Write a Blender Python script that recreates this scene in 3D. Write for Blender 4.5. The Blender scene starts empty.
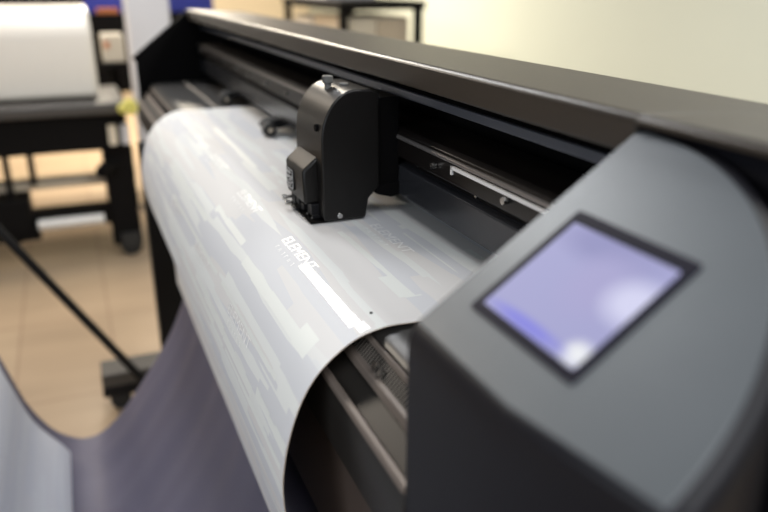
import bpy, bmesh, math, random
from mathutils import Vector, Matrix
random.seed(7)
C = bpy.context.scene.collection
SC = 1.4; HC = 0.87            # plan units -> metres, lens height above the floor in plan units
def T(p): return Vector((p[0]*SC, p[1]*SC, (p[2]+HC)*SC))
WORLD = {}

# ------------------------------------------------------------------ materials
def new_mat(name):
    m = bpy.data.materials.new(name); m.use_nodes = True
    nt = m.node_tree; b = nt.nodes['Principled BSDF']
    return m, nt, b
def mat(name, col, rough=.5, metal=0., spec=.5, noise=0., nscale=30, bump=0., bscale=200, coat=0., stretch=None):
    m, nt, b = new_mat(name)
    b.inputs['Base Color'].default_value = (*col, 1)
    b.inputs['Roughness'].default_value = rough
    b.inputs['Metallic'].default_value = metal
    b.inputs['Specular IOR Level'].default_value = spec
    b.inputs['Coat Weight'].default_value = coat
    tc = nt.nodes.new('ShaderNodeTexCoord')
    src = tc.outputs['Object']
    if stretch:
        mp = nt.nodes.new('ShaderNodeMapping'); mp.inputs['Scale'].default_value = stretch
        nt.links.new(src, mp.inputs['Vector']); src = mp.outputs['Vector']
    if noise:
        n = nt.nodes.new('ShaderNodeTexNoise'); n.inputs['Scale'].default_value = nscale; n.inputs['Detail'].default_value = 4
        nt.links.new(src, n.inputs['Vector'])
        r = nt.nodes.new('ShaderNodeMapRange'); r.inputs['To Min'].default_value = 1-noise; r.inputs['To Max'].default_value = 1+noise
        nt.links.new(n.outputs['Fac'], r.inputs['Value'])
        mx = nt.nodes.new('ShaderNodeVectorMath'); mx.operation = 'SCALE'
        mx.inputs[0].default_value = col; nt.links.new(r.outputs[0], mx.inputs['Scale'])
        nt.links.new(mx.outputs[0], b.inputs['Base Color'])
    if bump:
        n2 = nt.nodes.new('ShaderNodeTexNoise'); n2.inputs['Scale'].default_value = bscale
        nt.links.new(src, n2.inputs['Vector'])
        bp = nt.nodes.new('ShaderNodeBump'); bp.inputs['Strength'].default_value = bump; bp.inputs['Distance'].default_value = .001
        nt.links.new(n2.outputs['Fac'], bp.inputs['Height']); nt.links.new(bp.outputs[0], b.inputs['Normal'])
    return m
M = {}
M['black'] = mat('black_plastic', (.004,.004,.005), .5, spec=.25, noise=.15, bump=.15, bscale=900)
M['black_soft'] = mat('matte_black', (.002,.0018,.002), .8, spec=.08, noise=.1)
M['head'] = mat('head_black', (.004,.0034,.0031), .38, spec=.36, noise=.08, bump=.12, bscale=1400)
M['cap'] = mat('panel_grey', (.078,.088,.098), .36, noise=.06, bump=.12, bscale=1200)
M['capside'] = mat('cap_side', (.006,.006,.009), .5, spec=.3, noise=.1)
M['cover'] = mat('cover_metal', (.030,.024,.019), .38, noise=.06, nscale=60, stretch=(.2,1,1), bump=.1, bscale=900)
M['rail'] = mat('rail_anodised', (.008,.0065,.006), .3, metal=.1, spec=.4, noise=.1, stretch=(.1,1,1))
M['rail_lip'] = mat('rail_lip_metal', (.036,.037,.042), .24, metal=.45, noise=.1, stretch=(.1,1,1))
M['lip'] = mat('lip_flange', (.16,.17,.20), .35, metal=.75)
M['fascia'] = mat('fascia_brown', (.12,.09,.075), .4, metal=.2)
M['knobgrey'] = mat('knob_grey', (.10,.10,.095), .5)
M['edge_highlight'] = mat('rail_highlight_metal', (.30,.28,.27), .3, metal=.7)  # light tone imitates the shine along the rail's top edge
M['guide'] = mat('guide_strip', (.45,.40,.34), .5)
M['steel'] = mat('steel', (.55,.54,.52), .25, metal=1)
M['white_tape'] = mat('white_tape', (.75,.73,.72), .4)
M['apron'] = mat('apron_highlight_tone', (.17,.14,.12), .45, metal=.2, noise=.1, stretch=(.1,1,1))  # warm lighter tone imitates highlights and floor reflection on the apron edges
M['apron_face'] = mat('apron_face', (.020,.018,.016), .45, spec=.3, noise=.1)
M['platen'] = mat('platen_grey', (.018,.017,.016), .4, noise=.1)
M['rib'] = mat('knurled_rib', (.13,.115,.10), .5)
M['rubber'] = mat('rubber', (.012,.012,.012), .6)
M['leg'] = mat('stand_black', (.004,.004,.005), .6, spec=.2, noise=.1)
M['footgrey'] = mat('foot_grey', (.05,.045,.04), .5, noise=.1)
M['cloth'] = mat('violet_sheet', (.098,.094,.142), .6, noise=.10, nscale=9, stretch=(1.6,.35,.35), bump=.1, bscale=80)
M['wall'] = mat('wall_paint', (.53,.57,.51), .85, noise=.02, nscale=3)
M['wall_far'] = mat('far_wall_paint', (.72,.62,.46), .85, noise=.03, nscale=2)
M['cream'] = mat('cream_lid', (.66,.62,.56), .35, noise=.02)
M['cream_panel'] = mat('cream_panel', (.6,.53,.42), .6, noise=.04)
M['beambrown'] = mat('shelf_beam', (.055,.05,.046), .45, noise=.1)
M['blackmachine'] = mat('machine_black', (.003,.0025,.0025), .7, spec=.12)
M['tube'] = mat('white_tube', (.62,.6,.57), .4)
M['bargrey'] = mat('bar_grey', (.42,.36,.28), .5)
M['yellow'] = mat('yellow_knob', (.55,.5,.12), .5)
M['blue'] = mat('blue_panel', (.02,.03,.28), .5, noise=.3, nscale=6)
M['orange'] = mat('orange_box', (.4,.13,.04), .6)
M['pillar'] = mat('pillar_white', (.55,.55,.58), .6, noise=.04, nscale=4)
M['lightbox'] = mat('beige_box', (.5,.46,.38), .6)
M['text'] = mat('gloss_white_print', (.95,.95,.94), .3)
M['labelwhite'] = mat('label_ink', (.5,.5,.5), .5)
M['screenframe'] = mat('screen_frame', (.004,.004,.012), .6, spec=.15)
M['edge'] = mat('sheet_edge', (.45,.36,.28), .5)

def media_mat(name, tint=1.0, cool=0.):
    """pearl white vinyl with long ragged streak print: two procedural layers in sheet coordinates"""
    m, nt, b = new_mat(name)
    uv = nt.nodes.new('ShaderNodeUVMap'); uv.uv_map = 'UVMap'
    def streak(sx, sy, off, lo, hi):
        mp = nt.nodes.new('ShaderNodeMapping'); mp.inputs['Scale'].default_value = (sx, sy, 1); mp.inputs['Location'].default_value = off
        nt.links.new(uv.outputs[0], mp.inputs['Vector'])
        v = nt.nodes.new('ShaderNodeTexVoronoi'); v.distance = 'CHEBYCHEV'; v.inputs['Scale'].default_value = 1; v.feature = 'F1'
        nt.links.new(mp.outputs[0], v.inputs['Vector'])
        sp = nt.nodes.new('ShaderNodeSeparateColor'); nt.links.new(v.outputs['Color'], sp.inputs[0])
        r = nt.nodes.new('ShaderNodeMapRange'); r.inputs['From Min'].default_value = lo; r.inputs['From Max'].default_value = hi
        nt.links.new(sp.outputs[0], r.inputs['Value']); return r.outputs[0]
    a = streak(3.4, 40, (3.1,1.7,0), .45, .5)
    c = streak(5, 75, (9.4,5.2,0), .7, .74)
    mx = nt.nodes.new('ShaderNodeMix'); mx.data_type = 'RGBA'
    mx.inputs[6].default_value = (.70*tint,.69*tint,.68*tint,1); mx.inputs[7].default_value = (.635*tint,.645*tint,.67*tint,1)
    nt.links.new(a, mx.inputs[0])
    my = nt.nodes.new('ShaderNodeMix'); my.data_type = 'RGBA'
    nt.links.new(mx.outputs[2], my.inputs[6]); my.inputs[7].default_value = (.74*tint,.755*tint,.74*tint,1)
    nt.links.new(c, my.inputs[0])
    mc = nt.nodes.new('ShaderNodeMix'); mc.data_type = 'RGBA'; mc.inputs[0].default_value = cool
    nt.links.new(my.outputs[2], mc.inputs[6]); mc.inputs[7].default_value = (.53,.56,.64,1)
    nt.links.new(mc.outputs[2], b.inputs['Base Color'])
    rr = nt.nodes.new('ShaderNodeMapRange'); rr.inputs['To Min'].default_value = .68; rr.inputs['To Max'].default_value = .6
    nt.links.new(a, rr.inputs['Value']); nt.links.new(rr.outputs[0], b.inputs['Roughness'])
    b.inputs['Specular IOR Level'].default_value = .13
    return m
M['media'] = media_mat('pearl_vinyl')
M['media_back'] = mat('vinyl_backing', (.45,.36,.30), .5)
m, nt, b = new_mat('print_gloss'); M['print_gloss'] = m
b.inputs['Base Color'].default_value = (.75,.77,.745,1); b.inputs['Roughness'].default_value = .5; b.inputs['Specular IOR Level'].default_value = .25
m, nt, b = new_mat('print_mirror'); M['print_mirror'] = m
b.inputs['Base Color'].default_value = (.85,.85,.84,1); b.inputs['Roughness'].default_value = .18; b.inputs['Metallic'].default_value = .55

# display: emits, lavender with paler patches of the interface
m, nt, b = new_mat('display'); M['display'] = m
uv = nt.nodes.new('ShaderNodeUVMap'); uv.uv_map = 'UVMap'
def blob(cx, cy, sx, sy, lo=1.0, hi=.35):
    mp = nt.nodes.new('ShaderNodeMapping'); mp.inputs['Location'].default_value = (-cx/sx, -cy/sy, 0); mp.inputs['Scale'].default_value = (1/sx, 1/sy, 1)
    nt.links.new(uv.outputs[0], mp.inputs['Vector'])
    l = nt.nodes.new('ShaderNodeVectorMath'); l.operation = 'LENGTH'; nt.links.new(mp.outputs[0], l.inputs[0])
    r = nt.nodes.new('ShaderNodeMapRange'); r.inputs['From Min'].default_value = lo; r.inputs['From Max'].default_value = hi
    nt.links.new(l.outputs['Value'], r.inputs['Value']); return r.outputs[0]
prev = None
def mixc(f, a, bcol):
    x = nt.nodes.new('ShaderNodeMix'); x.data_type = 'RGBA'; nt.links.new(f, x.inputs[0])
    if isinstance(a, tuple): x.inputs[6].default_value = (*a, 1)
    else: nt.links.new(a, x.inputs[6])
    x.inputs[7].default_value = (*bcol, 1); return x.outputs[2]
c1 = mixc(blob(.40, .92, .55, .25), (.40,.40,.68), (.30,.30,.56))
c1 = mixc(blob(.62, .62, .34, .40), c1, (.42,.40,.68))
c1 = mixc(blob(.95, .62, .30, .26), c1, (.74,.74,.98))
c1 = mixc(blob(.93, .10, .14, .14), c1, (.95,.97,1.0))
c1 = mixc(blob(.45, .06, .50, .08), c1, (.24,.24,.80))
nt.links.new(c1, b.inputs['Emission Color']); b.inputs['Emission Strength'].default_value = 0.8
b.inputs['Base Color'].default_value = (.02,.02,.03,1); b.inputs['Roughness'].default_value = .5; b.inputs['Specular IOR Level'].default_value = .15

# floor: beige tiles with joints
m, nt, b = new_mat('floor_tiles'); M['floor'] = m
tc = nt.nodes.new('ShaderNodeTexCoord')
mp = nt.nodes.new('ShaderNodeMapping'); mp.inputs['Location'].default_value = (.12, .078, 0)
nt.links.new(tc.outputs['Object'], mp.inputs['Vector'])
bk = nt.nodes.new('ShaderNodeTexBrick'); bk.offset = 0; bk.inputs['Scale'].default_value = 1
bk.inputs['Brick Width'].default_value = .60; bk.inputs['Row Height'].default_value = .309
bk.inputs['Mortar Size'].default_value = .004; bk.inputs['Mortar Smooth'].default_value = .2
bk.inputs['Color1'].default_value = (.345,.255,.17,1); bk.inputs['Color2'].default_value = (.37,.28,.188,1); bk.inputs['Mortar'].default_value = (.26,.18,.12,1)
nt.links.new(mp.outputs[0], bk.inputs['Vector'])
n = nt.nodes.new('ShaderNodeTexNoise'); n.inputs['Scale'].default_value = 2.2; n.inputs['Detail'].default_value = 3
m2 = nt.nodes.new('ShaderNodeMapping'); m2.inputs['Scale'].default_value = (4, .7, 1); nt.links.new(tc.outputs['Object'], m2.inputs['Vector']); nt.links.new(m2.outputs[0], n.inputs['Vector'])
mr = nt.nodes.new('ShaderNodeMapRange'); mr.inputs['To Min'].default_value = .8; mr.inputs['To Max'].default_value = 1.2; nt.links.new(n.outputs['Fac'], mr.inputs['Value'])
vm = nt.nodes.new('ShaderNodeVectorMath'); vm.operation = 'SCALE'; nt.links.new(bk.outputs['Color'], vm.inputs[0]); nt.links.new(mr.outputs[0], vm.inputs['Scale'])
nt.links.new(vm.outputs[0], b.inputs['Base Color']); b.inputs['Roughness'].default_value = .4

# ------------------------------------------------------------------ mesh helpers (plan units)
class MB:
    def __init__(s): s.v = []; s.f = []; s.uv = None
    def add(s, vs, fs):
        o = len(s.v); s.v += [tuple(p) for p in vs]; s.f += [tuple(i+o for i in f) for f in fs]; return s
    def box(s, x0, x1, y0, y1, z0, z1):
        vs = [(x,y,z) for x in (x0,x1) for y in (y0,y1) for z in (z0,z1)]
        return s.add(vs, [(0,1,3,2),(4,6,7,5),(0,4,5,1),(2,3,7,6),(0,2,6,4),(1,5,7,3)])
    def prism(s, prof, x0, x1):                      # closed (y,z) outline swept along x
        n = len(prof); vs = [(x0,y,z) for y,z in prof]+[(x1,y,z) for y,z in prof]
        return s.add(vs, [(i,(i+1)%n,n+(i+1)%n,n+i) for i in range(n)]+[tuple(range(n))[::-1], tuple(range(n,2*n))])
    def cyl(s, p0, p1, r, n=20, r1=None):
        p0, p1 = Vector(p0), Vector(p1); r1 = r if r1 is None else r1
        d = (p1-p0).normalized(); a = d.orthogonal().normalized(); b_ = d.cross(a)
        vs = []
        for p, rr in ((p0,r),(p1,r1)):
            for k in range(n):
                t = 2*math.pi*k/n; vs.append(p+a*math.cos(t)*rr+b_*math.sin(t)*rr)
        return s.add(vs, [(k,(k+1)%n,n+(k+1)%n,n+k) for k in range(n)]+[tuple(range(n))[::-1], tuple(range(n,2*n))])
    def tube(s, pts, r, n=10):
        for a, b_ in zip(pts, pts[1:]): s.cyl(a, b_, r, n)
        return s
    def build(s, name, m, parent=None, bevel=0., seg=3, smooth=True, angle=40, kind=None, raw=False, uvs=None):
        me = bpy.data.meshes.new(name)
        W = [T(p) for p in s.v]
        lo = Vector([min(p[i] for p in W) for i in range(3)]); hi = Vector([max(p[i] for p in W) for i in range(3)])
        c = (lo+hi)/2
        if parent is None: c.z = lo.z
        me.from_pydata([p-c for p in W], [], s.f)
        bm = bmesh.new(); bm.from_mesh(me)
        if not raw: bmesh.ops.recalc_face_normals(bm, faces=bm.faces[:])
        bm.to_mesh(me); bm.free()
        if uvs is not None:
            l = me.uv_layers.new(name='UVMap')
            for lp in me.loops: l.data[lp.index].uv = uvs[lp.vertex_index]
        o = bpy.data.objects.new(name, me); C.objects.link(o)
        me.materials.append(M[m] if isinstance(m, str) else m)
        if smooth:
            for p in me.polygons: p.use_smooth = True
            if not raw: me.set_sharp_from_angle(angle=math.radians(angle))
        pw = Vector((0,0,0))
        if parent is not None: o.parent = parent; pw = WORLD[parent.name]
        o.location = c-pw; WORLD[o.name] = c
        if bevel:
            bv = o.modifiers.new('bevel', 'BEVEL'); bv.width = bevel*SC; bv.segments = seg; bv.limit_method = 'ANGLE'; bv.angle_limit = math.radians(35)
            bv.harden_normals = False
        if kind: o['kind'] = kind
        return o
def thing(name, loc, label, cat, group=None):
    o = bpy.data.objects.new(name, None); C.objects.link(o); o.empty_display_size = .1
    o.location = T(loc); WORLD[o.name] = T(loc); tag(o, label, cat, group); return o
def tag(o, label, cat, group=None):
    o['label'] = label; o['category'] = cat
    if group: o['group'] = group
    return o
def rrect(u0, u1, w0, w1, r, n=6):
    pts = []
    for cx, cy, a0 in ((u1-r,w1-r,0),(u0+r,w1-r,90),(u0+r,w0+r,180),(u1-r,w0+r,270)):
        for k in range(n+1):
            a = math.radians(a0+90*k/n); pts.append((cx+r*math.cos(a), cy+r*math.sin(a)))
    return pts

FL = -HC
# ------------------------------------------------------------------ setting
MB().box(-7.2, 1.6, -2.6, 2.3, FL-.05, FL).build('floor', 'floor', kind='structure', smooth=False)
MB().box(-7.2, 1.6, 2.2, 2.3, FL, 1.15).build('wall_right', 'wall', kind='structure', smooth=False)
MB().box(-7.3, -7.2, -2.6, 2.3, FL, 1.15).build('wall_far', 'wall_far', kind='structure', smooth=False)
MB().box(-2.98, -2.84, .212, .358, FL, 1.15).build('trim_1', 'pillar', kind='structure', bevel=.006)
MB().box(-7.18, 1.5, 2.185, 2.2, FL, FL+.07).build('baseboard_right', 'cream_panel', kind='structure', smooth=False)
MB().box(-7.2, -7.185, -2.5, 2.18, FL, FL+.07).build('baseboard_far', 'cream_panel', kind='structure', smooth=False)

# ------------------------------------------------------------------ vinyl cutter
X0, X1 = -1.60, -.27           # inner faces of the two end caps
cut = thing('vinyl_cutter', (-.9, .22, FL), 'long black vinyl cutter with a lit touch screen on its near end', 'cutting plotter')
# platen and apron
MB().prism([(.1500,-.2035),(.1500,-.2020),(.153,-.1990),(.165,-.1975),(.34,-.1975),(.34,-.204),(.165,-.204)], X0, X1).build('platen', 'platen', cut)
ap = MB().prism([(.151,-.2085),(.153,-.2045),(.33,-.2045),(.33,-.280),(.139,-.280),(.1225,-.276),(.1205,-.252),(.1225,-.2325),(.1255,-.2295),(.1375,-.2235),(.1395,-.2215),(.1410,-.2190),(.1430,-.2175)], X0, X1)
ap.build('apron', 'apron_face', cut, bevel=.0008, seg=2)
MB().prism([(.1405,-.2225),(.1370,-.2205),(.1390,-.2165),(.1425,-.2150),(.1440,-.2190)], X0, X1).build('apron_highlight', 'apron', cut, bevel=.0006, seg=2)  # this strip and the next two put edge highlights into the colour
MB().prism([(.1230,-.2325),(.1205,-.2310),(.1215,-.2280),(.1250,-.2265),(.1265,-.2300)], X0, X1).build('apron_highlight', 'apron', cut, bevel=.0006, seg=2)
MB().prism([(.1525,-.2040),(.1490,-.2045),(.1475,-.2075),(.1500,-.2090),(.1535,-.2060)], X0, X1).build('apron_highlight', 'apron', cut, bevel=.0005, seg=2)
MB().prism([(.1503,-.2092),(.1488,-.2084),(.1412,-.2164),(.1430,-.2180)], X0, X1).build('strip_base', 'black_soft', cut, smooth=False)
g = MB()
for k in range(50):
    x = X1-.002-k*.0032
    g.prism([(.1510,-.2095),(.1484,-.20815),(.1408,-.2161),(.1430,-.2180)], x-.0012, x)
g.build('knurled_strip', 'rib', cut, smooth=False)
sc_ = MB()
for (x, y, z) in ((-.350,.1445,-.2130),(-.357,.1440,-.2115)):
    sc_.cyl((x,y,z),(x,y-.003,z+.002),.0022,12)
sc_.build('apron_screw', 'steel', cut)
MB().prism([(.1320,-.296),(.1350,-.294),(.1420,-.400),(.1380,-.400)], -1.494, X1).build('front_fascia', 'fascia', cut, bevel=.001)
# back wall inside, housing behind
MB().prism([(.315,-.062),(.35,-.066),(.35,-.30),(.315,-.30)], X0, X1).build('rear_panel', 'black_soft', cut)
MB().prism([(.14,-.275),(.345,-.275),(.345,-.305),(.18,-.305)], X0, X1).build('bottom_panel', 'black_soft', cut)
# top cover with a folded front lip
MB().prism([(.2345,-.0595),(.2375,-.0572),(.352,-.064),(.352,-.070),(.243,-.0635),(.2400,-.066),(.2410,-.0765),(.2365,-.0765)], X0-.03, X1+.0005).build('top_cover', 'cover', cut, bevel=.0012, seg=3)
MB().prism([(.2600,-.0880),(.2585,-.0940),(.2625,-.0950),(.2635,-.0880)], X0, X1).build('lip_flange', 'lip', cut, bevel=.0005, seg=2)
MB().box(X0, X1, .214, .2175, -.1980, -.1968).build('guide_strip', 'guide', cut, smooth=False)
# rail
rail = MB().prism([(.252,-.1215),(.256,-.1185),(.300,-.1185),(.300,-.172),(.262,-.172),(.262,-.1440),(.252,-.1425)], X0, X1)
ro = rail.build('rail', 'rail', cut, bevel=.0007, seg=2)
MB().prism([(.2505,-.1245),(.252,-.1235),(.252,-.1275),(.2505,-.1265)], X0, X1).build('rail_highlight', 'edge_highlight', ro, bevel=.0003, seg=2)  # pale strip stands in for a highlight line on the rail
MB().prism([(.2535,-.1520),(.2565,-.1500),(.285,-.1500),(.285,-.1775),(.2545,-.1775),(.2525,-.1755)], X0, X1).build('lower_rail', 'rail_lip', cut, bevel=.0007, seg=2)
for k in range(12):
    x = -.40-k*.105
    if -.70 < x < -.57: continue
    MB().cyl((x,.2515,-.1345),(x,.2475,-.1345),.0025,14).build('rail_screw', 'steel', ro)
for k in range(3):
    x = -.455-k*.10+.0
    MB().cyl((x,.2615,-.1465),(x,.2590,-.1465),.0018,12).build('rail_screw', 'steel', ro)
t = MB(); t.box(-.478, X1, .2503,.2521, -.1312,-.1287); t.box(-.4785,-.4765,.2503,.2521,-.1352,-.1287)
t.build('white_marking', 'white_tape', ro, smooth=False)
# pinch rollers
for x in (-1.255, -.968, -.79):
    pr = MB().prism([(.300,-.174),(.300,-.164),(.255,-.1735),(.236,-.1755),(.227,-.182),(.231,-.188),(.255,-.185)], x-.028, x+.001).build('pinch_roller', 'black', cut, bevel=.001)
    MB().cyl((x+.001,.2335,-.1850),(x+.014,.2335,-.1850),.0088,20).build('tyre', 'rubber', pr, bevel=.001)
    MB().cyl((x+.014,.2335,-.1850),(x+.0152,.2335,-.1850),.0030,16).build('axle', 'bargrey', pr)
# far end cap
fc = MB().prism([(.128,-.156),(.121,-.148),(.2345,-.060),(.2375,-.0572),(.352,-.064),(.352,-.30),(.150,-.30),(.128,-.27)], -1.622, X0)
fc.build('end_cap', 'black_soft', cut, bevel=.0015)
# near end cap: quarter ellipse panel, sloping 35 degrees, on a curved body
def pz(y): return -.143+(y-.126)*(.078/.112)
def ring(off, dz, n=40):
    """outline of the cap in plan, grown outwards by off, lowered by dz below the slope"""
    fy_ = .1275-off*.7
    pts = [(X1-.0, fy_)]
    ax, by = .1455+off, .112+off
    pts.append((X1+.075, fy_))
    for k in range(n+1):
        a = math.radians(4+86*k/n)
        # superellipse keeps the shoulder full
        cx, sy = math.cos(a)**.94, math.sin(a)**.94
        pts.append((X1+ax*cx, max(fy_, .126+by*sy)))
    pts.append((X1, .126+by))
    return [(x, y, pz(min(max(y,.120),.244))-dz) for x, y in pts]
rings = [ring(0,0), ring(.0018,.0004), ring(.0040,.0020), ring(.0056,.0050), ring(.0064,.0095)]
mb = MB(); n = len(rings[0])
low = [(x,y,-.31) for x,y,z in ring(.0068,0)]
rings.append([(x,y,z-.006) for x,y,z in ring(.0066,.011)])
rings.append(low)
vs = [p for r_ in rings for p in r_]; fs = [tuple(range(n))]
for j in range(len(rings)-1):
    for i in range(n):
        fs.append((j*n+i, j*n+(i+1)%n, (j+1)*n+(i+1)%n, (j+1)*n+i))
fs.append(tuple(range((len(rings)-1)*n, len(rings)*n))[::-1])
mb.add(vs, fs)
cap = mb.build('control_housing', 'capside', cut, angle=60)
# the grey face plate
fp = MB()
r0 = [(x,y,z+.0006) for x,y,z in ring(-.0006,0)]; r1 = [(x,y,z-.0004) for x,y,z in ring(.0003,0)]
fp.add(r0+r1, [tuple(range(n))]+[(i,(i+1)%n,n+(i+1)%n,n+i) for i in range(n)])
panel = fp.build('control_panel', 'cap', cut, angle=30)
MB().box(X1, -.10, .2440, .352, -.31, -.064).build('end_housing', 'capside', cut, bevel=.004)
MB().prism([(.2345,-.0595),(.2375,-.0572),(.352,-.064),(.352,-.070),(.2400,-.0635),(.2345,-.0620)], X1+.0005, -.098).build('top_cover', 'cover', cut, bevel=.0003)
# screen
nrm = Vector((0,-.078,.112)).normalized(); sl = Vector((0,.112,.078)).normalized()
O = Vector((0,.126,-.143))
def onslope(x, s, h): p = O+sl*s+nrm*h; return (x, p.y, p.z)
def slab(name, x0, x1, s0, s1, h0, h1, m, parent, r=.002, uv=False):
    o2 = rrect(x0, x1, s0, s1, r); nn = len(o2)
    q = MB().add([onslope(x,s,h1) for x,s in o2]+[onslope(x,s,h0) for x,s in o2], [tuple(range(nn)), tuple(range(nn,2*nn))[::-1]]+[(i,(i+1)%nn,nn+(i+1)%nn,nn+i) for i in range(nn)])
    uvs = [((x-x0)/(x1-x0),(s-s0)/(s1-s0)) for x,s in o2]*2 if uv else None
    return q.build(name, m, parent, smooth=False, uvs=uvs)
fr = slab('screen_frame', -.2530, -.1815, .0222, .0855, .0004, .0011, 'screenframe', panel, .002)
dp = slab('display', -.2480, -.1860, .0270, .0790, .0010, .0014, 'display', panel, .001, True)
# stand
for x in (-1.52, -.16):
    lg = MB().box(x-.025, x+.025, .107, .215, FL+.095, -.302).build('leg', 'leg', cut, bevel=.003)
    ft = MB().box(x-.035, x+.035, -.020, .36, FL+.068, FL+.098).build('foot', 'footgrey' , cut, bevel=.003)
    MB().box(x-.036, x+.036, -.0215, .36, FL+.045, FL+.069).build('foot_rail', 'leg', ft, bevel=.002)
    for y in (.012, .33):
        cs = MB(); cs.box(x-.016, x+.016, y-.022, y+.016, FL+.028, FL+.046); cs.cyl((x-.012,y,FL+.022),(x+.012,y,FL+.022),.022,24)
        cs.build('caster', 'rubber', ft, bevel=.001)
MB().box(-1.50, -.18, .215, .255, -.40, -.33).build('stand_beam', 'leg', cut, bevel=.003)
# brackets for the sheet catcher
for x in (-1.50, -.18):
    MB().cyl((x+.03,.075,FL+.055),(x+.03,-.245,-.285),.0085,14).build('catcher_arm', 'leg', cut)
MB().cyl((-1.50,-.2045,-.350),(-.13,-.2045,-.350),.006,14).build('catcher_bar', 'leg', cut)
MB().cyl((-1.50,.200,-.365),(-.18,.200,-.365),.006,14).build('catcher_bar', 'leg', cut)

# ------------------------------------------------------------------ cutting head (part of the cutter)
hx0, hx1 = -.650, -.575
pf = [(.262,-.180),(.262,-.088)]
pf = []
# upper outline: front vertical, quarter round, top running back
fy, tz, ry, rz = .1825, -.0838, .030, .042
for k in range(13):
    a = math.radians(90*k/12)
    pf.append((fy+ry-ry*math.cos(a), tz-rz+rz*math.sin(a)))
pf += [(.226,-.0842),(.2335,-.0870),(.2335,-.166),(.2290,-.1705),(.2235,-.176),(.2205,-.1925),(fy+.002,-.1925),(fy,-.190)]
head = MB().prism(pf, hx0, hx1).build('cutting_head', 'head', cut, bevel=.0065, seg=4, angle=50)
# mount block towards the rail
MB().box(hx0-.001, hx1-.004, .2300, .2530, -.168, -.092).build('carriage', 'black_soft', head, bevel=.001)
# nose: lower front box with a sloping roof
ns = MB().prism([(.186,-.1375),(.1718,-.1490),(.1700,-.1520),(.1708,-.1805),(.186,-.1805)], hx0+.006, hx1-.015)
nose = ns.build('nose_cover', 'head', head, bevel=.0028, seg=4, angle=50)
# rating plate on the nose front
MB().box(-.6390, -.6190, .1694, .1706, -.1745, -.1565).build('rating_plate', 'black_soft', nose, smooth=False)
pl = MB()
for (a,b_,z0,z1) in ((-.6500,-.6230,-.1577,-.1571),(-.6500,-.6230,-.1739,-.1733),(-.6500,-.6494,-.1739,-.1571),(-.6236,-.6230,-.1739,-.1571),
                    (-.648,-.638,-.1615,-.1592),(-.636,-.633,-.1615,-.1592),(-.648,-.6405,-.1660,-.1632),(-.6380,-.6260,-.1645,-.1632),(-.6380,-.6290,-.1665,-.1655),(-.648,-.6260,-.1685,-.1679),(-.648,-.630,-.1705,-.1699),(-.648,-.634,-.1724,-.1718)):
    pl.box((a+.65)*.70-.6385,(b_+.65)*.70-.6385,.1689,.1694,z0,z1)
pl.build('plate_print', 'labelwhite', nose, smooth=False)
# side screw hole, top knob and top screw, foot screws, blade holder
MB().cyl((-.5890,.1850,-.1150),(-.5890,.1815,-.1150),.0030,18).build('screw_hole', 'black_soft', head)
kn = MB(); kn.cyl((-.614,.202,-.090),(-.614,.202,-.0780),.0030,16); kn.cyl((-.614,.202,-.0825),(-.614,.202,-.0765),.0046,18)
kn.build('knob', 'knobgrey', head, bevel=.0006)
MB().cyl((-.607,.214,-.0845),(-.607,.214,-.0822),.0042,16).build('top_screw', 'knobgrey', head, bevel=.0006)
for (x,y,z,r) in ((-.5748,.1965,-.1880,.0024),):
    MB().cyl((x,y,z),(x+.0022,y,z),r,16).build('side_screw', 'steel', head, bevel=.0004)
for z, L in ((-.1840,.0060),(-.1893,.0035)):
    q = MB(); q.cyl((-.634,.175,z),(-.634,.173-L,z),.0014,12); q.cyl((-.634,.173-L,z),(-.634,.169-L,z),.0024,16)
    q.build('adjusting_screw', 'steel', head, bevel=.0003)
q = MB(); q.box(-.640,-.628,.1730,.188,-.1905,-.1800); q.box(-.6270,-.6170,.1735,.188,-.1875,-.1800); q.box(-.6150,-.6130,.1745,.188,-.1915,-.1800); q.box(-.6120,-.6050,.1740,.189,-.1895,-.1845); q.box(-.6000,-.5880,.1760,.189,-.1920,-.1800)
q.box(-.632,-.616,.1700,.174,-.1925,-.1900); q.box(-.600,-.586,.1760,.186,-.1922,-.1890)
q.cyl((-.6205,.178,-.1935),(-.6205,.178,-.184),.0042,16); q.cyl((-.6205,.178,-.1948),(-.6205,.178,-.1935),.0012,10)
q.build('blade_holder', 'black', head, bevel=.0005)
q = MB(); q.box(-.640,-.578,.172,.219,-.1936,-.1926)
q.build('skid_plate', 'black_soft', head, smooth=False)
q = MB()
for k in range(7): q.cyl((-.630+k*.007,.1795-(k%2)*.006,-.1937),(-.628+k*.007,.1755-(k%2)*.006,-.1910),.0009,8)
q.build('screw_tips', 'steel', head)
q = MB(); q.prism([(.228,-.166),(.262,-.164),(.262,-.1755),(.245,-.1775),(.232,-.174)], hx0+.01, hx1-.002); q.build('guide_block', 'black_soft', head, bevel=.0008)

# ------------------------------------------------------------------ printed vinyl over the cutter
prof = [(.31,-.195),(.30,-.195),(.25,-.195),(.20,-.195),(.173,-.195),(.16,-.1945),(.15,-.1955),(.137,-.199),(.125,-.206),(.112,-.2175),(.102,-.2325),(.094,-.253),(.089,-.274),(.087,-.295),(.089,-.32),(.096,-.35),(.107,-.385),(.118,-.415),(.123,-.45),(.124,-.485)]
def catmull(P, per=6):
    out = []
    for i in range(len(P)-1):
        p0, p1, p2, p3 = P[max(i-1,0)], P[i], P[i+1], P[min(i+2,len(P)-1)]
        for k in range(per):
            t = k/per
            out.append(tuple(.5*((2*p1[j])+(-p0[j]+p2[j])*t+(2*p0[j]-5*p1[j]+4*p2[j]-p3[j])*t*t+(-p0[j]+3*p1[j]-3*p2[j]+p3[j])*t**3) for j in range(len(p1))))
    out.append(P[-1]); return out
mp_ = catmull(prof[:], 5)
S_ = [0.]
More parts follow.
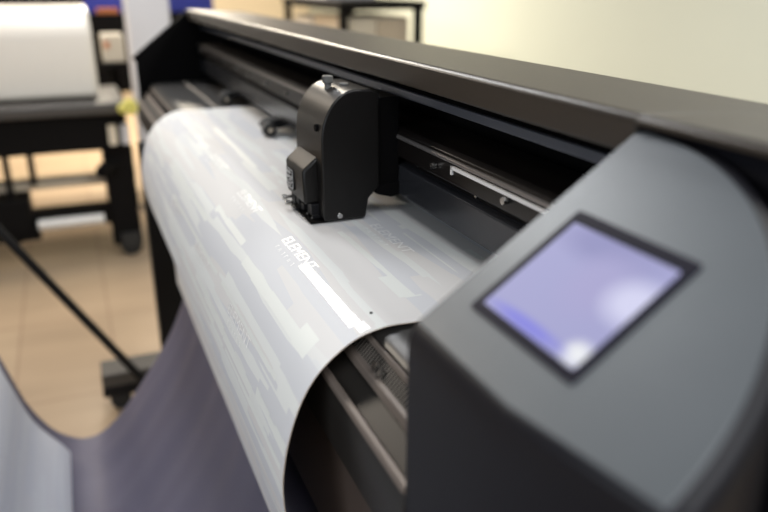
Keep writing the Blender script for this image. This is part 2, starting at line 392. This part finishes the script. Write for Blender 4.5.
for a, b_ in zip(mp_, mp_[1:]): S_.append(S_[-1]+math.hypot(a[0]-b_[0], a[1]-b_[1]))
SOFF = .030                      # so that s matches distances counted from y = .34
def surf(s, h=0.):
    s -= SOFF
    s = min(max(s, 0), S_[-1]-1e-6)
    i = 0
    while i < len(S_)-2 and S_[i+1] < s: i += 1
    t = (s-S_[i])/(S_[i+1]-S_[i]); a, b_ = mp_[i], mp_[i+1]
    ty, tz_ = b_[0]-a[0], b_[1]-a[1]; L = math.hypot(ty, tz_)
    ny, nz = tz_/L, -ty/L
    return a[0]+(b_[0]-a[0])*t+ny*h, a[1]+(b_[1]-a[1])*t+nz*h
def sheet(name, mpts, S, xa, xb, thick, front, back, parent=None, nx=24, uvflip=False, wob=None):
    V = []; UVs = []; F = []; n_ = len(mpts)
    for layer in (0, 1):
        for i, (y, z) in enumerate(mpts):
            a = mpts[max(i-1,0)]; b_ = mpts[min(i+1,n_-1)]
            ty, tz_ = b_[0]-a[0], b_[1]-a[1]; L = math.hypot(ty, tz_); ny, nz = tz_/L, -ty/L
            for j in range(nx+1):
                x = xa+(xb-xa)*j/nx
                w = wob(x, S[i]) if wob else 0
                V.append((x, y+ny*(w-layer*thick), z+nz*(w-layer*thick))); UVs.append((x*SC, S[i]*SC))
    W = nx+1
    for i in range(n_-1):
        for j in range(nx): F.append((i*W+j, i*W+j+1, (i+1)*W+j+1, (i+1)*W+j))
    nf = len(F); o = n_*W
    for i in range(n_-1):
        for j in range(nx): F.append((o+i*W+j, o+(i+1)*W+j, o+(i+1)*W+j+1, o+i*W+j+1))
    nb = len(F)
    for i in range(n_-1):
        F.append((i*W, (i+1)*W, o+(i+1)*W, o+i*W)); F.append((i*W+nx, o+i*W+nx, o+(i+1)*W+nx, (i+1)*W+nx))
    for j in range(nx):
        F.append((j, o+j, o+j+1, j+1)); q_ = (n_-1)*W; F.append((q_+j, q_+j+1, o+q_+j+1, o+q_+j))
    mb_ = MB().add(V, F)
    ob = mb_.build(name, front, parent, uvs=UVs, angle=50)
    ob.data.materials.append(M[back]); ob.data.materials.append(M['edge'])
    for k, p in enumerate(ob.data.polygons):
        p.material_index = 0 if k < nf else (1 if k < nb else 2)
    return ob
media = sheet('vinyl_sheet', mp_, S_, -1.222, -.373, .0006, 'media', 'media_back')
tag(media, 'wide glossy white printed vinyl sheet curving under the cutting head and over the front', 'vinyl sheet')

# print that sits on the sheet (thin gloss layers following its curve)
def decal(polys, h, name, m, dx=.01, ds=.004):
    """polys: list of (x0,x1,s0,s1) rectangles wrapped on the sheet"""
    mb_ = MB()
    for (xa, xb, sa, sb) in polys:
        na = max(1, int((xb-xa)/dx)); nb_ = max(1, int((sb-sa)/ds)); V = []; F = []
        for i in range(nb_+1):
            y, z = surf(sa+(sb-sa)*i/nb_, h)
            for j in range(na+1): V.append((xa+(xb-xa)*j/na, y, z))
        for i in range(nb_):
            for j in range(na): a = i*(na+1)+j; F.append((a, a+1, a+na+2, a+na+1))
        mb_.add(V, F)
    return mb_.build(name, m, media, raw=True)
def band(x0, x1, s0, w, seed, steps=5, inset=.3):
    r = random.Random(seed); out = []; L = x1-x0; xs = sorted([x0, x1]+[x0+L*r.random() for _ in range(steps)])
    for a, b_ in zip(xs, xs[1:]):
        out.append((a, b_, s0+w*inset*r.random(), s0+w*(1-inset*r.random())))
    return out
pol = []
STREAKS = []
pol += band(-.553, -.448, .147, .007, 1, 2); pol += band(-.448, -.408, .144, .016, 2, 1)
pol += band(-.575, -.425, .228, .010, 3, 3, .1); pol += [(-.425,-.398,.222,.238)]
pol += band(-.72, -.60, .222, .008, 4, 3)
pol += [(-.553,-.44,.0585,.0605),(-.475,-.43,.072,.078)]
for (a, b_, s, w, sd) in ((-1.15,-.93,.188,.010,5),(-1.05,-.80,.158,.009,6),(-.98,-.72,.238,.010,7),(-.90,-.62,.262,.006,8),(-.80,-.66,.142,.006,9),(-.70,-.46,.288,.012,10),(-.60,-.42,.262,.005,11),(-.45,-.375,.285,.010,12),
                        (-.78,-.60,.300,.008,13),(-1.15,-.80,.298,.005,14),(-.80,-.56,.303,.005,16),(-.55,-.38,.301,.006,17),(-.68,-.59,.066,.006,15)):
    pol += band(a, b_, s, w, sd, 4)
for p_ in pol: decal([p_], .00010, 'streak_print', 'print_gloss')
mirror = [(-.500,-.388,.1955,.2030),(-.388,-.377,.1935,.2000)]
for p_ in mirror: decal([p_], .00014, 'gloss_stripe', 'print_mirror')
# lettering
def text_mesh(body, size):
    cu = bpy.data.curves.new('lettering_source', 'FONT'); cu.body = body; cu.size = size; cu.resolution_u = 3
    to = bpy.data.objects.new('lettering_source', cu); C.objects.link(to)
    bpy.context.view_layer.update()
    me = to.evaluated_get(bpy.context.evaluated_depsgraph_get()).to_mesh()
    vs_ = [tuple(v.co) for v in me.vertices]; fs_ = [tuple(p.vertices) for p in me.polygons]
    to.to_mesh_clear() if hasattr(to,'to_mesh_clear') else None
    bpy.data.objects.remove(to); bpy.data.curves.remove(cu)
    return vs_, fs_
tv, tf = text_mesh('ELEMENT', 1.0)
tw = max(v[0] for v in tv)-min(v[0] for v in tv); th_ = max(v[1] for v in tv); tx0 = min(v[0] for v in tv)
for (x, s) in ((-.716,.2025),(-.558,.1995),(-.888,.1985),(-.728,.2755),(-.560,.2755),(-.560,.1225),(-.728,.1225),(-.90,.2755),(-1.06,.1985)):
    V = []
    for vx, vy, _ in tv:
        y, z = surf(s-vy/th_*.0088, .00018); V.append((x+(vx-tx0)/tw*.074, y, z))
    q = MB().add(V, tf)
    for k in range(6):       # row of tiny faint characters under the word
        x_ = x+.006+k*.0085
        for (a, b_, c_, d_) in ((0,.0010,.004,.0075),(.0010,.0034,.004,.0048),(.0024,.0034,.0048,.0075)):
            if (k+int(a*1e4)) % 3 == 2: continue
            ya, za = surf(s+c_, .00018); yb, zb = surf(s+d_, .00018)
            q.add([(x_+a,ya,za),(x_+b_,ya,za),(x_+b_,yb,zb),(x_+a,yb,zb)], [(0,1,2,3)])
    q.build('lettering', 'text', media, raw=True, smooth=False)
yy, zz = surf(.186, .0004)
MB().cyl((-.394,yy,zz-.0002),(-.394,yy,zz+.0003),.0010,12).build('registration_dot', 'black_soft', media)

# ------------------------------------------------------------------ catch sheet under the cutter
cp = [(.200,-.359),(.172,-.385),(.150,-.44),(.137,-.49),(.121,-.534),(.094,-.587),(.054,-.647),(-.003,-.722),(-.050,-.749),(-.097,-.728),(-.134,-.673),(-.158,-.60),(-.176,-.53),(-.190,-.45),(-.197,-.39),(-.202,-.357)]
cpp = catmull(cp, 4); CS = [0.]
for a, b_ in zip(cpp, cpp[1:]): CS.append(CS[-1]+math.hypot(a[0]-b_[0], a[1]-b_[1]))
def wob(x, s):
    e = min(1, s/.15)*min(1, (CS[-1]-s)/.15)
    return e*(.0026*math.sin(17*x+5*s)+.0016*math.sin(41*x-7*s+1)+.0008*math.sin(83*x+3*s))
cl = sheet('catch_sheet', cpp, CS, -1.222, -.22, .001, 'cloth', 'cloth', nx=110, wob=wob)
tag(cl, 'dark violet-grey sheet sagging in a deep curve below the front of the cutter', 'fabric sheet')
# pale sheet lying on its front slope
rp = [(-.088,-.7395),(-.097,-.7225),(-.133,-.668),(-.156,-.597),(-.1735,-.53),(-.187,-.45),(-.1925,-.40)]
rp = [(y+.008, z+.004) for y, z in rp]
rpp = catmull(rp, 6); RS = [0.]
for a, b_ in zip(rpp, rpp[1:]): RS.append(RS[-1]+math.hypot(a[0]-b_[0], a[1]-b_[1]))
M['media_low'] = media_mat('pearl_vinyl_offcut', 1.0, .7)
ls = sheet('vinyl_offcut', rpp, RS, -1.165, -.45, .0008, 'media_low', 'media_low')
tag(ls, 'pale grey-white printed sheet lying on the front slope of the violet sheet', 'vinyl sheet')

# ------------------------------------------------------------------ second printer behind, standing across
pr = thing('wide_printer', (-2.6, -.3, FL), 'wide black printer with a rounded cream lid standing behind the far end of the cutter', 'printer')
LY0, LY1 = -1.0, .081
lid = MB(); lp_ = []
for (x, z) in [(-2.80,-.345),(-2.52,-.345),(-2.518,-.165),(-2.523,-.140),(-2.538,-.116),(-2.562,-.096),(-2.60,-.083),(-2.66,-.077),(-2.80,-.076)]: lp_.append((x,z))
k_ = len(lp_)
lid.add([(x,LY0,z) for x,z in lp_]+[(x,LY1,z) for x,z in lp_], [(i,(i+1)%k_,k_+(i+1)%k_,k_+i) for i in range(k_)]+[tuple(range(k_))[::-1],tuple(range(k_,2*k_))])
lid.build('lid', 'cream', pr, bevel=.016, seg=5, angle=60)
MB().box(-2.86, -2.44, LY0-.05, .150, -.389, -.352).build('shelf_beam', 'beambrown', pr, bevel=.008)
MB().box(-2.84, -2.47, LY0-.04, .148, -.503, -.390).build('body', 'blackmachine', pr, bevel=.004)
MB().box(-2.58, -2.50, .065, .158, -.83, -.503).build('leg', 'blackmachine', pr, bevel=.004)
MB().box(-2.58, -2.50, -.90, -.81, -.83, -.503).build('leg', 'blackmachine', pr, bevel=.004)
for y in (.120, -.86):
    q = MB(); q.cyl((-2.56,y,FL+.035),(-2.50,y,FL+.035),.035,22); q.box(-2.58,-2.49,y-.03,y+.03,-.86+.02,-.79); q.build('caster', 'rubber', pr, bevel=.002)
MB().box(-2.60, -2.53, -.9, .10, -.626, -.600).build('crossbar', 'bargrey', pr, bevel=.004)
for y in (-.145, -.215, -.5):
    MB().box(-2.54, -2.51, y-.010, y+.008, -.79 if y==-.215 else -.605, -.50).build('hanger', 'blackmachine', pr, bevel=.002)
q = MB(); q.box(-2.60,-2.47,-.9,-.165,-.745,-.64); q.box(-2.60,-2.48,-.9,-.148,-.775,-.735); q.build('take_up_tray', 'blackmachine', pr, bevel=.004)
MB().box(-2.60,-2.506,-.9,.12,-.752,-.700).build('lower_beam', 'blackmachine', pr, bevel=.004)
q = MB(); q.cyl((-2.50,.075,-.56),(-2.44,.055,-.565),.020,18); q.cyl((-2.50,.11,-.56),(-2.46,.05,-.56),.012,14); q.build('clamp_knob', 'blackmachine', pr, bevel=.002)
q = MB(); q.cyl((-2.54,.185,-.715),(-2.48,.185,-.715),.016,16); q.box(-2.54,-2.50,.155,.185,-.722,-.708); q.build('end_fitting', 'steel', pr)
for (y, m_) in ((.100,'cream_panel'), (.138,'pillar')):
    MB().box(-2.4695, -2.462, y-.010, y+.014, -.487, -.425).build('label_plate', m_, pr, smooth=False)
q = MB(); q.cyl((-2.44,.160,-.366),(-2.40,.160,-.366),.023,22); q.cyl((-2.44,.138,-.372),(-2.41,.138,-.372),.014,16); q.build('release_knob', 'yellow', pr, bevel=.004)
tb = MB().cyl((-2.465,-.150,-.722),(-2.465,.045,-.722),.0165,24).build('paper_roll', 'tube', bevel=.002)
tag(tb, 'bright white paper tube on the lower beam of the black printer', 'roll')

# shelf unit behind the printer with boxes and blue board
rk = thing('equipment_rack', (-3.4, .1, FL), 'tall black rack behind the printer with the cream lid', 'rack')
MB().box(-3.62, -3.40, -1.2, .62, -.45, -.135).build('cabinet', 'blackmachine', rk, bevel=.003)
for y in (-1.1, .56):
    MB().box(-3.60,-3.42, y-.03, y+.03, FL, -.45).build('leg', 'blackmachine', rk, bevel=.003)
MB().box(-3.60, -3.56, -1.2, .62, -.135, .25).build('back_panel', 'blackmachine', rk, bevel=.003)
bl = MB().box(-3.555, -3.50, .098, .63, -.1345, .05).build('blue_board', 'blue', bevel=.003); tag(bl, 'blue board standing on the black rack behind the white pillar', 'board')
bx = MB().box(-3.16, -3.02, .128, .205, -.290, -.192).build('cardboard_box', 'lightbox', bevel=.004); tag(bx, 'small beige carton beside the white pillar, next to the cream lid', 'box')
MB().box(-3.021,-3.017,.134,.152,-.240,-.215).build('orange_mark', 'orange', bx, smooth=False)
st = thing('small_stand', (-3.08,.148,FL), 'narrow black stand carrying the small beige carton', 'stand')
MB().box(-3.18,-2.99,.112,.207,-.312,-.2905).build('shelf', 'blackmachine', st, bevel=.003)
MB().box(-3.11,-3.06,.145,.180,FL,-.312).build('post', 'blackmachine', st, bevel=.003)
ox = MB().box(-3.48,-3.41,.140,.225,-.1345,-.112).build('orange_case', 'orange', bevel=.004); tag(ox, 'small dark orange case on the black rack below the blue board', 'box')

# ------------------------------------------------------------------ table behind the cutter, right
tbx = thing('side_table', (-3.9, 1.4, FL), 'black table with thin legs behind the middle of the cutter, near the pale wall', 'table')
MB().box(-4.40, -3.40, 1.186, 1.62, -.137, -.098).build('table_top', 'blackmachine', tbx, bevel=.003)
for x, y in ((-3.425,1.21),(-4.37,1.21),(-3.425,1.59),(-4.37,1.59)):
    MB().box(x-.018,x+.018,y-.018,y+.018,FL,-.137).build('leg', 'blackmachine', tbx, bevel=.002)
cb = thing('cabinet', (-3.6,1.4,FL), 'beige cabinet standing under the black table beside the pale wall', 'cabinet')
MB().box(-3.98, -3.47, 1.24, 1.56, FL, -.170).build('body', 'cream_panel', cb, bevel=.004)
MB().box(-3.47, -3.455, 1.395, 1.555, FL+.02, -.180).build('door', 'bargrey', cb, bevel=.003)
MB().box(-3.47, -3.455, 1.245, 1.385, FL+.02, -.180).build('door', 'lightbox', cb, bevel=.003)
pb = MB().box(-4.34, -4.02, 1.235, 1.50, FL, -.185).build('white_case', 'cream', bevel=.02, seg=4); tag(pb, 'cream case with rounded corners under the left half of the black table', 'case')
wb = MB().box(-4.35, -3.75, 1.24, 1.50, -.098, .04).build('white_carton', 'pillar', bevel=.01); tag(wb, 'pale grey carton standing on the black table', 'box')

# ------------------------------------------------------------------ light
def area(name, loc, rot, sx, sy, power, col):
    l = bpy.data.lights.new(name, 'AREA'); l.shape = 'RECTANGLE'; l.size = sx; l.size_y = sy; l.energy = power; l.color = col
    o = bpy.data.objects.new(name, l); C.objects.link(o); o.location = T(loc); o.rotation_euler = rot; return o
area('ceiling_or_fill_lamp', (-2.0,.10,1.1), (0,0,0), 1.4, .3, 36, (.97,.98,1))
area('ceiling_or_fill_lamp', (-2.9,-1.0,1.1), (0,0,0), 1.2, .6, 110, (1,.87,.72))
area('ceiling_or_fill_lamp', (-4.6,.6,1.1), (0,0,0), 1.2, .6, 330, (1,.88,.70))
area('ceiling_or_fill_lamp', (-.5,1.2,1.1), (0,0,0), 1.2, .6, 75, (1,.98,.92))
area('ceiling_or_fill_lamp', (1.1,.1,1.1), (0,0,0), 2.2, 1.4, 72, (.97,.98,1))  # unseen fill lamp added behind the camera to brighten the near end
area('window_light', (.9,-1.9,.35), (math.radians(75),0,math.radians(25)), 2.0, 1.4, 45, (.86,.93,1))
w = bpy.data.worlds.new('room_light'); bpy.context.scene.world = w; w.use_nodes = True
w.node_tree.nodes['Background'].inputs[0].default_value = (.93,.96,1,1); w.node_tree.nodes['Background'].inputs[1].default_value = .12

# ------------------------------------------------------------------ camera
f = 747.; th = math.atan(277/f); ps = math.atan(329/math.sqrt(f*f+277**2))
F = Vector((-math.cos(th)*math.cos(ps), math.cos(th)*math.sin(ps), -math.sin(th))); R = Vector((math.sin(ps), math.cos(ps), 0)); U = R.cross(F)
cd = bpy.data.cameras.new('camera'); co = bpy.data.objects.new('camera', cd); C.objects.link(co)
cd.sensor_width = 36; cd.sensor_fit = 'HORIZONTAL'; cd.lens = f/768*36; cd.clip_start = .02
co.matrix_world = Matrix.Translation(T((0,0,0))) @ Matrix((R, U, -F)).transposed().to_4x4()
cd.dof.use_dof = True; cd.dof.focus_distance = .55*SC; cd.dof.aperture_fstop = 3.0
bpy.context.scene.camera = co
vs_ = bpy.context.scene.view_settings
vs_.view_transform = 'Standard'; vs_.look = 'None'; vs_.exposure = 0.05; vs_.gamma = 1; vs_.use_curve_mapping = False
